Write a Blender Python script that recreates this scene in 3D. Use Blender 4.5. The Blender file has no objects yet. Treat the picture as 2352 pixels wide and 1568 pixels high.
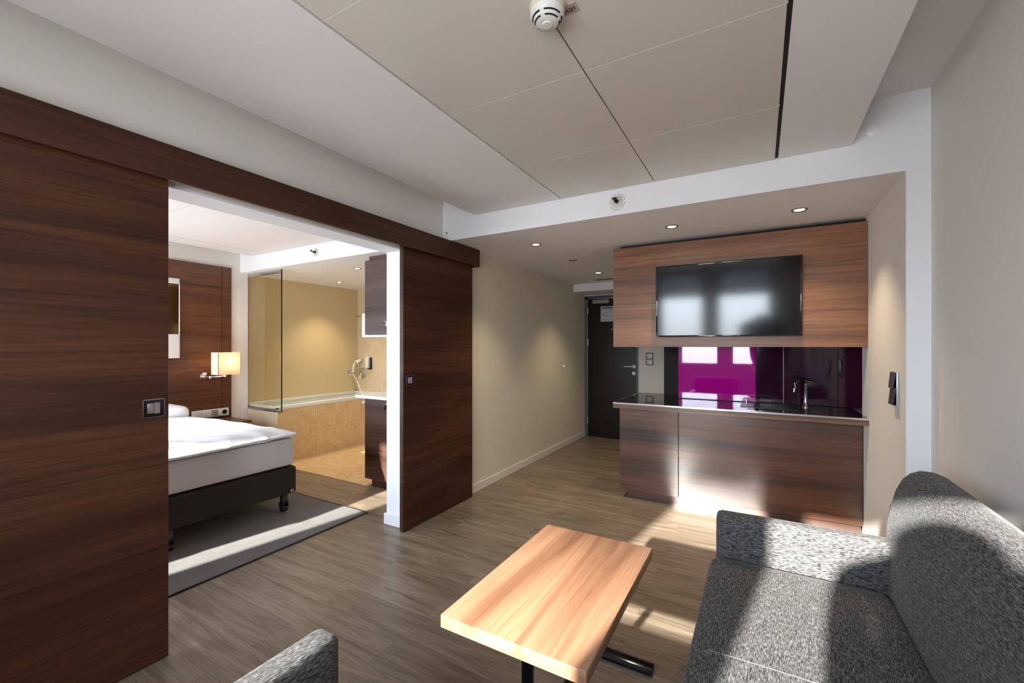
import bpy, bmesh, math, random
from mathutils import Vector, Matrix
random.seed(7)
S = bpy.context.scene
C = S.collection
R = math.radians

# ------------------------------------------------------------------ camera
cam_d = bpy.data.cameras.new('camera'); cam = bpy.data.objects.new('camera', cam_d); C.objects.link(cam)
cam_d.sensor_width = 36; cam_d.lens = 36 * 990 / 2352; cam_d.shift_y = 11 / 2352; cam_d.clip_start = .02
cam.location = (0, 0, 1.40); cam.rotation_euler = (R(90), 0, R(29.9))
S.camera = cam
# ------------------------------------------------------------------ world, sun, exposure
W = bpy.data.worlds.new('sky'); S.world = W; W.use_nodes = True
wn = W.node_tree.nodes; wl = W.node_tree.links
tc = wn.new('ShaderNodeTexCoord'); sx = wn.new('ShaderNodeSeparateXYZ'); rp = wn.new('ShaderNodeValToRGB')
mr = wn.new('ShaderNodeMapRange'); mr.inputs['From Min'].default_value = -1
wl.new(tc.outputs['Generated'], sx.inputs[0]); wl.new(sx.outputs['Z'], mr.inputs['Value']); wl.new(mr.outputs[0], rp.inputs[0])
e = rp.color_ramp.elements
e[0].position = 0; e[0].color = (.42, .40, .38, 1)
e[1].position = 1; e[1].color = (.52, .68, 1.0, 1)
a = e.new(.47); a.color = (.50, .51, .54, 1)
a = e.new(.53); a.color = (.84, .93, 1.04, 1)
bg = wn['Background']; wl.new(rp.outputs[0], bg.inputs[0]); bg.inputs[1].default_value = 13.5
sun_d = bpy.data.lights.new('sun', 'SUN'); sun = bpy.data.objects.new('sun', sun_d); C.objects.link(sun)
SAZ, SEL = R(9), R(21.2)
sd = Vector((math.sin(SAZ) * math.cos(SEL), math.cos(SAZ) * math.cos(SEL), -math.sin(SEL)))
sun.rotation_euler = sd.to_track_quat('-Z', 'Y').to_euler()
sun_d.energy = 14.5; sun_d.angle = R(1.1); sun_d.color = (1.0, .95, .88)
S.view_settings.view_transform = 'Standard'; S.view_settings.look = 'None'
S.view_settings.gamma = 1; S.view_settings.use_curve_mapping = False
S.view_settings.exposure = 1.14

# windows (openings of the wall behind the camera): x0, x1, z0, z1
YW = -.80
WIN_L = [(-1.46, -.72), (-.50, .30)]
WIN_B = [(-5.35, -4.12), (-3.90, -3.42)]
for xs, z0, z1 in ((WIN_L, 1.02, 2.5), (WIN_B, .74, 2.45)):
    ld = bpy.data.lights.new('window_portal', 'AREA'); lo = bpy.data.objects.new('window_portal', ld); C.objects.link(lo)
    ld.shape = 'RECTANGLE'; ld.size = xs[-1][1] - xs[0][0]; ld.size_y = z1 - z0; ld.cycles.is_portal = True
    lo.location = ((xs[-1][1] + xs[0][0]) / 2, YW - .22, (z0 + z1) / 2); lo.rotation_euler = (R(90), 0, 0)

# ------------------------------------------------------------------ materials
def srgb(r, g, b):
    f = lambda c: (c / 255 / 12.92) if c / 255 <= .04045 else ((c / 255 + .055) / 1.055) ** 2.4
    return (f(r), f(g), f(b), 1)
def mat(name, col, rough=.5, metal=0, spec=.5, **kw):
    m = bpy.data.materials.new(name); m.use_nodes = True
    b = m.node_tree.nodes['Principled BSDF']
    b.inputs['Base Color'].default_value = col; b.inputs['Roughness'].default_value = rough
    b.inputs['Metallic'].default_value = metal; b.inputs['Specular IOR Level'].default_value = spec
    for k, v in kw.items(): b.inputs[k.replace('_', ' ')].default_value = v
    return m
def nodes(m): return m.node_tree.nodes, m.node_tree.links, m.node_tree.nodes['Principled BSDF']
def coords(N, L, scale, rot=(0, 0, 0), loc=(0, 0, 0), obj=False):
    if obj:
        t = N.new('ShaderNodeTexCoord'); src = t.outputs['Object']
    else:
        t = N.new('ShaderNodeNewGeometry'); src = t.outputs['Position']
    mp = N.new('ShaderNodeMapping'); mp.inputs['Scale'].default_value = scale; mp.inputs['Rotation'].default_value = rot
    mp.inputs['Location'].default_value = loc
    L.new(src, mp.inputs[0]); return mp.outputs[0]
def noise(N, L, vec, sc, det=4, rough=.55, dist=0):
    n = N.new('ShaderNodeTexNoise'); n.inputs['Scale'].default_value = sc; n.inputs['Detail'].default_value = det
    n.inputs['Roughness'].default_value = rough; n.inputs['Distortion'].default_value = dist
    if vec: L.new(vec, n.inputs['Vector'])
    return n.outputs['Fac']
def ramp(N, L, fac, stops):
    r = N.new('ShaderNodeValToRGB'); L.new(fac, r.inputs[0]); e = r.color_ramp.elements
    e[0].position, e[0].color = stops[0]; e[1].position, e[1].color = stops[-1]
    for p, c in stops[1:-1]:
        x = e.new(p); x.color = c
    return r.outputs[0]
def mix(N, L, f, a, b, mode='MIX'):
    m = N.new('ShaderNodeMix'); m.data_type = 'RGBA'; m.blend_type = mode
    for s, v in ((m.inputs[0], f), (m.inputs[6], a), (m.inputs[7], b)):
        if isinstance(v, (int, float)): s.default_value = v
        elif isinstance(v, tuple): s.default_value = v
        else: L.new(v, s)
    return m.outputs[2]
def bump(N, L, b, h, st, dist=.002):
    n = N.new('ShaderNodeBump'); n.inputs['Strength'].default_value = st; n.inputs['Distance'].default_value = dist
    L.new(h, n.inputs['Height']); L.new(n.outputs[0], b.inputs['Normal'])
def wood(name, axis, cols, rough=.35, across=6., coat=0, broad=1.0, off=(0, 0, 0), spec=.5, streak=.6, dist=.5):
    """veneer: broad tonal bands, flame figure and fine pores, all drawn out along the grain axis"""
    m = mat(name, cols[1], rough, spec=spec); N, L, b = nodes(m)
    sc = [across] * 3; sc[axis] = .45
    n1 = noise(N, L, coords(N, L, tuple(sc), loc=off), 1.1 * broad, 3, .5, dist)
    c1 = ramp(N, L, n1, [(.30, cols[0]), (.47, cols[1]), (.62, cols[2]), (.80, cols[1])])
    sc2 = [150.] * 3; sc2[axis] = 3.5
    n2 = noise(N, L, coords(N, L, tuple(sc2), loc=off), 1.6, 4, .6, .3)
    c2 = ramp(N, L, n2, [(.34, (.62, .60, .58, 1)), (.56, (1.05, 1.05, 1.05, 1))])
    sc3 = [48.] * 3; sc3[axis] = 1.1
    n3 = noise(N, L, coords(N, L, tuple(sc3), loc=off), 1.0, 5, .62, 1.0)
    c3 = ramp(N, L, n3, [(.36, (.42, .38, .36, 1)), (.47, (.95, .94, .94, 1)), (.60, (1.12, 1.12, 1.12, 1))])
    c = mix(N, L, streak, c1, c2, 'MULTIPLY'); c = mix(N, L, streak, c, c3, 'MULTIPLY')
    L.new(c, b.inputs['Base Color']); b.inputs['Coat Weight'].default_value = coat; b.inputs['Coat Roughness'].default_value = .25
    bump(N, L, b, n2, .08, .0006)
    return m

def paint(name, col, rough=.75, spec=.3):
    m = mat(name, col, rough, spec=spec); N, L, b = nodes(m)
    n = noise(N, L, coords(N, L, (1, 1, 1)), 260, 3); bump(N, L, b, n, .08, .0006)
    return m
M = {}
M['wall'] = paint('warm_off_white_paint', srgb(232, 226, 220))
M['wall_hall'] = paint('hall_cream_paint', srgb(218, 209, 190))
M['white'] = paint('white_paint', srgb(240, 240, 243))
M['ceil'] = paint('ceiling_white_paint', srgb(234, 230, 230))
M['soffit'] = paint('soffit_paint', srgb(242, 239, 238))
M['panel_beige'] = mat('beige_coated_ceiling_panel', srgb(216, 209, 200), .33, spec=.45)
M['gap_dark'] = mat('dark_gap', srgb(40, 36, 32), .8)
M['skirt'] = mat('skirting_white', srgb(226, 218, 206), .45)
M['door_wood'] = wood('dark_walnut_sliding', 1, [srgb(56, 30, 18), srgb(70, 40, 25), srgb(84, 49, 32)], .45, 5.5, spec=.3, dist=.8)
M['pelmet_wood'] = wood('dark_walnut_pelmet', 1, [srgb(54, 29, 18), srgb(66, 38, 24), srgb(76, 45, 30)], .45, 5.5, off=(3, 2, 5), spec=.3)
M['head_wood'] = wood('headboard_walnut', 1, [srgb(66, 36, 22), srgb(88, 52, 33), srgb(104, 64, 42)], .32, 5.5, off=(1, 7, 2))
M['tv_wood'] = wood('walnut_tv_panel', 0, [srgb(104, 66, 44), srgb(130, 86, 58), srgb(148, 102, 72)], .38, 7, off=(5, 1, 3))
M['counter_wood'] = wood('walnut_counter', 0, [srgb(62, 37, 28), srgb(88, 54, 38), srgb(108, 68, 48)], .34, 7, off=(2, 4, 9), spec=.7, coat=.35)
M['vanity_wood'] = wood('bathroom_walnut', 0, [srgb(48, 29, 22), srgb(68, 42, 32), srgb(84, 54, 42)], .38, 6, off=(7, 3, 1))
M['upper_wood'] = wood('sheen_greyed_walnut', 0, [srgb(66, 54, 50), srgb(84, 70, 66), srgb(96, 82, 78)], .4, 6, off=(7, 3, 1), streak=.4)  # the vanity walnut greyed, reflected window light painted into the colour
M['entry_wood'] = wood('entry_dark_veneer', 2, [srgb(20, 12, 10), srgb(28, 18, 15), srgb(36, 24, 20)], .5, 9)
M['table_wood'] = wood('light_walnut_table', 1, [srgb(118, 80, 58), srgb(150, 108, 82), srgb(166, 124, 96)], .36, 6.5, off=(.4, 1.3, 0), coat=.12, streak=.27, dist=.9)
M['chrome'] = mat('chrome', (.78, .78, .8, 1), .12, 1)
M['steel'] = mat('brushed_steel', (.55, .55, .56, 1), .32, 1)
M['dark_steel'] = mat('black_steel', srgb(26, 26, 28), .3, .6)
M['foot_metal'] = mat('polished_dark_metal', srgb(72, 72, 78), .15, 1)
M['black_gloss'] = mat('black_gloss', (.008, .008, .009, 1), .06, spec=.6)
M['screen'] = mat('tv_screen', (.004, .004, .005, 1), .10, spec=.5)
M['black_plastic'] = mat('black_plastic', (.012, .012, .013, 1), .3)
M['worktop'] = mat('black_glass_worktop', (.012, .008, .010, 1), .03, spec=.8)
M['alu'] = mat('aluminium_edge', (.82, .8, .78, 1), .25, 1)
M['band'] = wood('worktop_band_wood', 0, [srgb(96, 72, 60), srgb(128, 98, 82), srgb(146, 114, 96)], .3, 7)
M['magenta'] = mat('magenta_glass', (.40, .002, .22, 1), .03, spec=.5, Coat_Weight=.3, Coat_Roughness=.02)
M['plum'] = mat('shaded_magenta_gloss', (.024, .004, .016, 1), .06, spec=.5)  # the magenta glass again, with its shade put into the colour
M['dark_panel'] = mat('dark_brown_panel', srgb(34, 27, 24), .6, spec=.2)
M['plastic_white'] = mat('white_plastic', srgb(224, 224, 220), .35)
M['plastic_grey'] = mat('grey_plastic', srgb(150, 150, 150), .35)
M['switch_frame'] = mat('dark_switch_frame', srgb(66, 56, 48), .4)
M['frame_grey'] = mat('grey_steel_frame', srgb(92, 98, 102), .4)
M['window_frame'] = mat('dark_window_frame', srgb(40, 44, 52), .4)
M['linen'] = mat('white_linen', srgb(236, 236, 240), .85, spec=.2, Sheen_Weight=.2)
M['boxspring'] = mat('dark_boxspring_fabric', srgb(52, 46, 42), .85, spec=.2)
M['shade'] = mat('white_lamp_shade', srgb(238, 228, 214), .8, Transmission_Weight=0)
N, L, b = nodes(M['shade']); tr = N.new('ShaderNodeBsdfTranslucent'); tr.inputs[0].default_value = srgb(250, 222, 190)
ms = N.new('ShaderNodeMixShader'); ms.inputs[0].default_value = .45
L.new(b.outputs[0], ms.inputs[1]); L.new(tr.outputs[0], ms.inputs[2]); L.new(ms.outputs[0], N['Material Output'].inputs[0])
def emis(name, col, st):
    m = bpy.data.materials.new(name); m.use_nodes = True; b = m.node_tree.nodes['Principled BSDF']
    b.inputs['Base Color'].default_value = (.1, .1, .1, 1); b.inputs['Emission Color'].default_value = col; b.inputs['Emission Strength'].default_value = st; return m
M['tap_metal'] = mat('dark_chrome', (.28, .26, .28, 1), .1, 1)
M['bulb'] = emis('lit_halogen', (1, .86, .58, 1), 9)
M['glass'] = mat('clear_glass', (.94, .97, .95, 1), .0, Transmission_Weight=1., IOR=1.45)
def thin_glass(name, tint, refl):
    m = bpy.data.materials.new(name); m.use_nodes = True; N = m.node_tree.nodes; L = m.node_tree.links; N.remove(N['Principled BSDF'])
    t = N.new('ShaderNodeBsdfTransparent'); t.inputs[0].default_value = tint
    g = N.new('ShaderNodeBsdfGlossy'); g.inputs['Roughness'].default_value = .01
    x = N.new('ShaderNodeMixShader'); fr = N.new('ShaderNodeFresnel'); fr.inputs[0].default_value = refl
    ge = N.new('ShaderNodeNewGeometry'); iv = N.new('ShaderNodeMath'); iv.operation = 'SUBTRACT'; iv.inputs[0].default_value = 1; L.new(ge.outputs['Backfacing'], iv.inputs[1]); mu = N.new('ShaderNodeMath'); mu.operation = 'MULTIPLY'; L.new(fr.outputs[0], mu.inputs[0]); L.new(iv.outputs[0], mu.inputs[1]); L.new(mu.outputs[0], x.inputs[0]); L.new(t.outputs[0], x.inputs[1]); L.new(g.outputs[0], x.inputs[2]); L.new(x.outputs[0], N['Material Output'].inputs[0]); return m
M['blind'] = thin_glass('grey_blind_fabric', (.22, .22, .23, 1), 1.2)
M['pane'] = thin_glass('window_pane_glass', (.96, .98, .98, 1), 1.3)
M['bath_glass'] = thin_glass('bath_screen_glass', (.94, .94, .88, 1), 1.8)

# fabrics
def fabric(name, dark, light, alx, st=1200):
    """woven upholstery: long light flecks running along axis alx over a dark ground"""
    m = mat(name, dark, .9, spec=.25, Sheen_Weight=.08, Sheen_Roughness=.4); N, L, b = nodes(m)
    sc = [st] * 3; sc[alx] = st / 22
    n1 = noise(N, L, coords(N, L, tuple(sc), obj=True), 1, 2, .6)
    sc = [st / 12] * 3; sc[(alx + 1) % 3] = st
    n2 = noise(N, L, coords(N, L, tuple(sc), obj=True), 1, 2, .6)
    n3 = noise(N, L, coords(N, L, (60, 60, 60), obj=True), 1, 4, .6)
    c1 = ramp(N, L, n1, [(.46, dark), (.66, light)])
    c2 = ramp(N, L, n2, [(.38, (.78, .78, .78, 1)), (.62, (1.15, 1.15, 1.15, 1))])
    c3 = ramp(N, L, n3, [(.3, (.86, .86, .88, 1)), (.7, (1.12, 1.11, 1.1, 1))])
    c = mix(N, L, .8, c1, c2, 'MULTIPLY'); c = mix(N, L, 1., c, c3, 'MULTIPLY')
    L.new(c, b.inputs['Base Color']); bump(N, L, b, n1, .3, .0008); return m
M['sofa_y'] = fabric('charcoal_weave_lengthwise', srgb(27, 27, 31), srgb(150, 147, 144), 1)
M['sofa_x'] = fabric('charcoal_weave_crosswise', srgb(27, 27, 31), srgb(150, 147, 144), 0)
M['sofa_z'] = fabric('charcoal_weave_upright', srgb(27, 27, 31), srgb(150, 147, 144), 2)
M['thread'] = mat('light_seam_thread', srgb(150, 145, 138), .8)

# carpet
m = mat('grey_carpet', srgb(150, 142, 136), .95, spec=.1, Sheen_Weight=.3); N, L, b = nodes(m)
n1 = noise(N, L, coords(N, L, (1, 1, 1)), 330, 3, .7); n2 = noise(N, L, coords(N, L, (1, 1, 1)), 9, 4, .6)
c = mix(N, L, .7, ramp(N, L, n1, [(.3, srgb(58, 53, 50)), (.7, srgb(122, 114, 108))]), ramp(N, L, n2, [(.3, (.7, .7, .7, 1)), (.65, (1.1, 1.1, 1.1, 1))]), 'MULTIPLY')
L.new(c, b.inputs['Base Color']); bump(N, L, b, n1, .7, .004); M['carpet'] = m
M['carpet_edge'] = mat('dark_carpet_binding', srgb(52, 48, 44), .9)
# marble
def marble(name, c0, c1, c2, rough=.25):
    m = mat(name, c1, rough); N, L, b = nodes(m)
    n1 = noise(N, L, coords(N, L, (1, 1, 1)), 3.2, 8, .65, 1.6); n2 = noise(N, L, coords(N, L, (1, 1, 1)), 22, 6, .6, .5)
    c = mix(N, L, .5, ramp(N, L, n1, [(.3, c0), (.5, c1), (.7, c2)]), ramp(N, L, n2, [(.3, c0), (.7, c2)]))
    L.new(c, b.inputs['Base Color']); return m
M['marble'] = marble('beige_marble', srgb(206, 170, 122), srgb(220, 190, 146), srgb(232, 206, 166))
M['marble_wall'] = marble('pale_marble_wall', srgb(198, 176, 146), srgb(210, 190, 160), srgb(220, 202, 176))
M['bath_paint'] = paint('bathroom_wall_finish', srgb(216, 194, 154), .6)
# floor: long vinyl planks running along X
m = mat('grey_oak_plank_floor', srgb(150, 130, 108), .34, spec=.45); N, L, b = nodes(m)
br = N.new('ShaderNodeTexBrick'); v = coords(N, L, (1, 1, 1)); L.new(v, br.inputs['Vector'])
br.inputs['Scale'].default_value = 1; br.inputs['Brick Width'].default_value = 1.5; br.inputs['Row Height'].default_value = .19
br.inputs['Mortar Size'].default_value = .0008; br.inputs['Mortar Smooth'].default_value = .3; br.offset = .37
br.inputs['Color1'].default_value = (0, 0, 0, 1); br.inputs['Color2'].default_value = (1, 1, 1, 1); br.inputs['Mortar'].default_value = (.5, .5, .5, 1)
vm = N.new('ShaderNodeVectorMath'); vm.operation = 'MULTIPLY'; vm.inputs[1].default_value = (9, 5, 3); L.new(br.outputs['Color'], vm.inputs[0])
mp = N.new('ShaderNodeMapping'); mp.inputs['Scale'].default_value = (1.1, 11, 1); L.new(v, mp.inputs[0])
va = N.new('ShaderNodeVectorMath'); L.new(mp.outputs[0], va.inputs[0]); L.new(vm.outputs[0], va.inputs[1])
g1 = noise(N, L, va.outputs[0], 1.0, 4, .6, 1.8)
mp2 = N.new('ShaderNodeMapping'); mp2.inputs['Scale'].default_value = (3.2, 95, 1); L.new(v, mp2.inputs[0])
va2 = N.new('ShaderNodeVectorMath'); L.new(mp2.outputs[0], va2.inputs[0]); L.new(vm.outputs[0], va2.inputs[1])
g2 = noise(N, L, va2.outputs[0], 1.3, 4, .65, .8)
c1 = ramp(N, L, g1, [(.28, srgb(104, 90, 76)), (.48, srgb(130, 115, 99)), (.72, srgb(152, 137, 120))])
c2 = ramp(N, L, g2, [(.33, (.66, .64, .62, 1)), (.58, (1.05, 1.05, 1.05, 1))])
c = mix(N, L, .75, c1, c2, 'MULTIPLY')
c = mix(N, L, 1., c, ramp(N, L, br.outputs['Color'], [(0, (.90, .90, .89, 1)), (1, (1.07, 1.07, 1.08, 1))]), 'MULTIPLY')
c = mix(N, L, br.outputs['Fac'], c, srgb(96, 80, 64))
L.new(c, b.inputs['Base Color']); bump(N, L, b, g2, .12, .0008); M['floor'] = m

# ------------------------------------------------------------------ geometry helpers (world coordinates)
def nb(): return bmesh.new()
def box(bm, x0, x1, y0, y1, z0, z1, bev=0, seg=2):
    t = bmesh.new(); r = bmesh.ops.create_cube(t, size=1)
    for v in t.verts: v.co = Vector(((x0 + x1) / 2 + v.co.x * (x1 - x0), (y0 + y1) / 2 + v.co.y * (y1 - y0), (z0 + z1) / 2 + v.co.z * (z1 - z0)))
    if bev: bmesh.ops.bevel(t, geom=t.edges[:], offset=bev, segments=seg, profile=.5, affect='EDGES', clamp_overlap=True)
    join(bm, t); return bm
def join(bm, t):
    me = bpy.data.meshes.new('tmp'); t.to_mesh(me); t.free(); bm.from_mesh(me); bpy.data.meshes.remove(me)
def tube(bm, pts, r, n=12, cap=True):
    pts = [Vector(p) for p in pts]; rings = []
    up = Vector((0, 0, 1))
    for i, p in enumerate(pts):
        d = (pts[min(i + 1, len(pts) - 1)] - pts[max(i - 1, 0)]).normalized()
        a = d.cross(up if abs(d.z) < .9 else Vector((1, 0, 0))).normalized(); b = d.cross(a)
        rr = r[i] if isinstance(r, (list, tuple)) else r
        rings.append([bm.verts.new(p + a * rr * math.cos(2 * math.pi * k / n) + b * rr * math.sin(2 * math.pi * k / n)) for k in range(n)])
    for i in range(len(rings) - 1):
        for k in range(n): bm.faces.new((rings[i][k], rings[i][(k + 1) % n], rings[i + 1][(k + 1) % n], rings[i + 1][k]))
    if cap: bm.faces.new(rings[0][::-1]); bm.faces.new(rings[-1])
    return bm
def cyl(bm, a, b, r, n=24, r2=None): return tube(bm, [a, b], [r, r if r2 is None else r2], n)
def lathe(bm, c, prof, n=40, axis=2, sgn=1):
    """prof: (radius, height) pairs, axis through c"""
    c = Vector(c); rings = []
    for r, h in prof:
        ring = []
        for k in range(n):
            a = 2 * math.pi * k / n; p = [r * math.cos(a), r * math.sin(a)]
            v = [0, 0, 0]; v[axis] = h * sgn; v[(axis + 1) % 3] = p[0]; v[(axis + 2) % 3] = p[1]
            ring.append(bm.verts.new(c + Vector(v)))
        rings.append(ring)
    for i in range(len(rings) - 1):
        for k in range(n): bm.faces.new((rings[i][k], rings[i][(k + 1) % n], rings[i + 1][(k + 1) % n], rings[i + 1][k]))
    bm.faces.new(rings[0][::-1]); bm.faces.new(rings[-1]); return bm
def prism(bm, prof, axis, a, b, bev=0, seg=3):
    """extrude a 2-D profile (the other two axes, in cyclic-sorted order) along axis from a to b"""
    t = bmesh.new(); o = [i for i in range(3) if i != axis]
    def mk(q, h):
        v = [0, 0, 0]; v[o[0]], v[o[1]] = q; v[axis] = h; return t.verts.new(v)
    A = [mk(q, a) for q in prof]; B = [mk(q, b) for q in prof]; n = len(prof)
    fa = t.faces.new(A); fb = t.faces.new(B[::-1])
    for k in range(n): t.faces.new((A[k], B[k], B[(k + 1) % n], A[(k + 1) % n]))
    if bev: bmesh.ops.bevel(t, geom=list(fa.edges) + list(fb.edges), offset=bev, segments=seg, profile=.5, affect='EDGES', clamp_overlap=True)
    bmesh.ops.recalc_face_normals(t, faces=t.faces[:]); join(bm, t); return bm
def puff(bm, x0, x1, y0, y1, z0, z1, r, bulge=0, seg=5, div=10, wob=0, seed=0):
    """soft upholstered block: rounded edges, slightly crowned faces"""
    t = bmesh.new(); bmesh.ops.create_cube(t, size=2)
    bmesh.ops.subdivide_edges(t, edges=t.edges[:], cuts=div, use_grid_fill=True)
    hx, hy, hz = (x1 - x0) / 2, (y1 - y0) / 2, (z1 - z0) / 2; cc = Vector(((x0 + x1) / 2, (y0 + y1) / 2, (z0 + z1) / 2))
    rr = min(r, hx, hy, hz); rnd = random.Random(seed); ph = [rnd.uniform(0, 6) for _ in range(6)]
    def warp(u):   # concentrate grid lines near the edges
        return math.copysign(1 - (1 - abs(u)) ** 1.6, u)
    for v in t.verts:
        q = Vector((warp(v.co.x) * hx, warp(v.co.y) * hy, warp(v.co.z) * hz))
        inner = Vector((max(-hx + rr, min(hx - rr, q.x)), max(-hy + rr, min(hy - rr, q.y)), max(-hz + rr, min(hz - rr, q.z))))
        d = q - inner
        if d.length > 1e-6: q = inner + d.normalized() * rr
        u, w = q.x / hx, q.y / hy
        if q.z > 0: q.z += bulge * (1 - u * u) * (1 - w * w)
        if wob: q.z += (1 if q.z > 0 else .3) * wob * (math.sin(9 * q.x + ph[0]) * math.sin(7 * q.y + ph[1]) + .6 * math.sin(21 * q.x + 6 * q.y + ph[2]) * math.sin(4 * q.y + ph[3]))
        v.co = cc + q
    join(bm, t); return bm
def obj(name, bm, material, parent=None, smooth=True, label=None):
    me = bpy.data.meshes.new(name); bmesh.ops.recalc_face_normals(bm, faces=bm.faces[:])
    if parent is not None:
        o_ = Vector(parent['_o']); bmesh.ops.translate(bm, vec=-o_, verts=bm.verts[:])
    bm.to_mesh(me); bm.free(); me.materials.append(M[material] if isinstance(material, str) else material)
    o = bpy.data.objects.new(name, me); C.objects.link(o)
    if parent is not None: o.parent = parent; o['_o'] = parent['_o']
    if smooth:
        me.shade_smooth()
        try: me.set_sharp_from_angle(angle=R(38))
        except Exception: pass
    if label: o['label'] = label
    return o
def recenter(o):
    """move the origin of a top-level mesh to the middle of its foot"""
    vs = [v.co for v in o.data.vertices]; c = Vector(((min(v.x for v in vs) + max(v.x for v in vs)) / 2, (min(v.y for v in vs) + max(v.y for v in vs)) / 2, min(v.z for v in vs)))
    o.data.transform(Matrix.Translation(-c)); o.location = c; return o
def struct(name, bm, material, label=None):
    o = obj(name, bm, material, smooth=False); o['kind'] = 'structure'; o['_o'] = (0., 0., 0.)
    if label: o['label'] = label
    return o
def thing(name, label, cat, loc, group=None):
    o = bpy.data.objects.new(name, None); C.objects.link(o); o.location = loc; o['_o'] = tuple(float(x) for x in loc)
    o.empty_display_size = .1; o['label'] = label; o['category'] = cat
    if group: o['group'] = group
    return o
def single(name, bm, material, label, cat, group=None, smooth=True):
    o = recenter(obj(name, bm, material, smooth=smooth)); o['label'] = label; o['category'] = cat
    if group: o['group'] = group
    return o
def dup(root, d, label):
    r = root.copy(); C.objects.link(r); r.location = root.location + Vector(d); r['label'] = label
    for ch in list(root.children):
        c_ = ch.copy(); C.objects.link(c_); c_.parent = r
        for g in ch.children:
            g_ = g.copy(); C.objects.link(g_); g_.parent = c_
    return r

# ================================================================== THE SETTING
XW, XR, YB, YE = -2.38, .749, 2.94, 6.45        # left partition, right wall, bulkhead face, entry wall
ZS, ZR, ZH = 2.306, 2.486, 2.71                 # soffit, raft, upper ceiling
XL, YBB = -5.64, 4.80                            # bathroom back wall, bathroom end wall
struct('floor', box(nb(), -5.80, .95, YW - .05, YE + .2, -.12, 0), 'floor')
# bathroom floor slab in marble (level with the planks)
struct('floor_bathroom', box(nb(), XL, -3.405, 3.02, YBB, 0, .006), 'marble')
# partition wall between living room and bedroom with the wide opening
OY0, OY1, OZ = .02, 2.475, 2.150
b = nb(); box(b, -2.54, XW, YW, OY0, 0, ZH); box(b, -2.54, XW, OY1, YE, 0, ZH); box(b, -2.54, XW, OY0, OY1, OZ, ZH)
struct('wall_left', b, 'wall')
b = nb(); box(b, XW, XW + .002, 3.32, YE, .0, ZS); struct('wall_hall_left', b, 'wall_hall')
struct('trim_1', box(nb(), -2.56, XW + .004, OY1 - .012, OY1, .0, OZ), 'white')
struct('trim_2', box(nb(), -2.56, XW + .004, OY0, OY1 - .012, OZ - .012, OZ), 'white')
struct('trim_3', box(nb(), -2.575, XW + .003, OY1 - .03, OY1 - .012, .0, .085, .004), 'white')
struct('wall_right', box(nb(), XR, XR + .2, YW, YB + 1.1, 0, ZH + .1), 'wall')
struct('wall_pier', box(nb(), .652, XR, YB, 4.03, 0, ZS), 'wall')
struct('trim_4', box(nb(), .655, XR, YB - .004, YB, 0, ZS - .002), 'white')
struct('wall_niche_right', box(nb(), .80, .95, 4.03, YE, 0, ZS), 'wall')
b = nb()
box(b, -.873, .95, 4.742, YE, 0, ZS)
struct('wall_kitchen', b, 'wall')
# entry wall around the door
b = nb(); box(b, -1.555, .95, YE, YE + .12, 0, ZS); box(b, -2.38, -1.555, YE, YE + .12, 2.175, ZS + .1); box(b, -2.5, -1.5, YE + .12, YE + .16, 0, ZS); struct('wall_entry', b, 'wall')
# wall behind the camera, with window openings
def wall_with_windows(name, x0, x1, wins, z0, z1, material):
    b = nb(); xs = [x0]
    for w in wins: xs += [w[0], w[1]]
    xs.append(x1)
    for i in range(0, len(xs), 2): box(b, xs[i], xs[i + 1], YW - .2, YW, 0, ZH)
    for w in wins: box(b, w[0], w[1], YW - .2, YW, 0, z0); box(b, w[0], w[1], YW - .2, YW, z1, ZH)
    return struct(name, b, material)
wall_with_windows('wall_window', -2.54, .95, WIN_L, 1.02, 2.45, 'wall')
wall_with_windows('wall_window_bedroom', -5.8, -2.54, WIN_B, .74, 2.40, 'wall')
def window(name, wins, z0, z1, zt):
    root = bpy.data.objects.new(name, None); C.objects.link(root); root['kind'] = 'structure'; root['_o'] = (0., 0., 0.)
    for x0, x1 in wins:
        b = nb(); t = .035; y0, y1 = YW - .13, YW - .07
        box(b, x0, x0 + t, y0, y1, z0, z1); box(b, x1 - t, x1, y0, y1, z0, z1)
        box(b, x0, x1, y0, y1, z0, z0 + t); box(b, x0, x1, y0, y1, z1 - t, z1); box(b, x0, x1, y0, y1, zt - .03, zt + .06)
        obj('window_frame', b, 'window_frame', root, smooth=False)
        obj('pane', box(nb(), x0 + t, x1 - t, YW - .103, YW - .097, z0 + t, z1 - t), 'pane', root, smooth=False)
        obj('blind', box(nb(), x0 + t, x1 - t, YW - .062, YW - .058, zt + .06, z1 - t), 'blind', root, smooth=False)
    return root
window('window_1', WIN_L, 1.02, 2.45, 2.05); window('window_2', WIN_B, .74, 2.40, 2.02)
# unseen overhang added outside to keep the high sun off the upper lights
struct('ceiling_added_overhang', box(nb(), -7.2, 2.2, YW - 1.6, YW - .2, 2.62, 2.8), 'white')
# ceilings
struct('ceiling', box(nb(), -5.8, .95, YW - .2, YB, ZH, ZH + .1), 'ceil')
b = nb(); box(b, XW, XR + .05, YB, YB + .02, ZS, ZH + .02); struct('ceiling_bulkhead', b, 'white')
struct('ceiling_hall', box(nb(), XW, .95, YB + .02, YE + .12, ZS, ZH), 'soffit')
b = nb(); box(b, XW, -1.5, 5.96, YE, 2.20, ZS); struct('ceiling_hall_drop', b, 'white')
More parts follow.
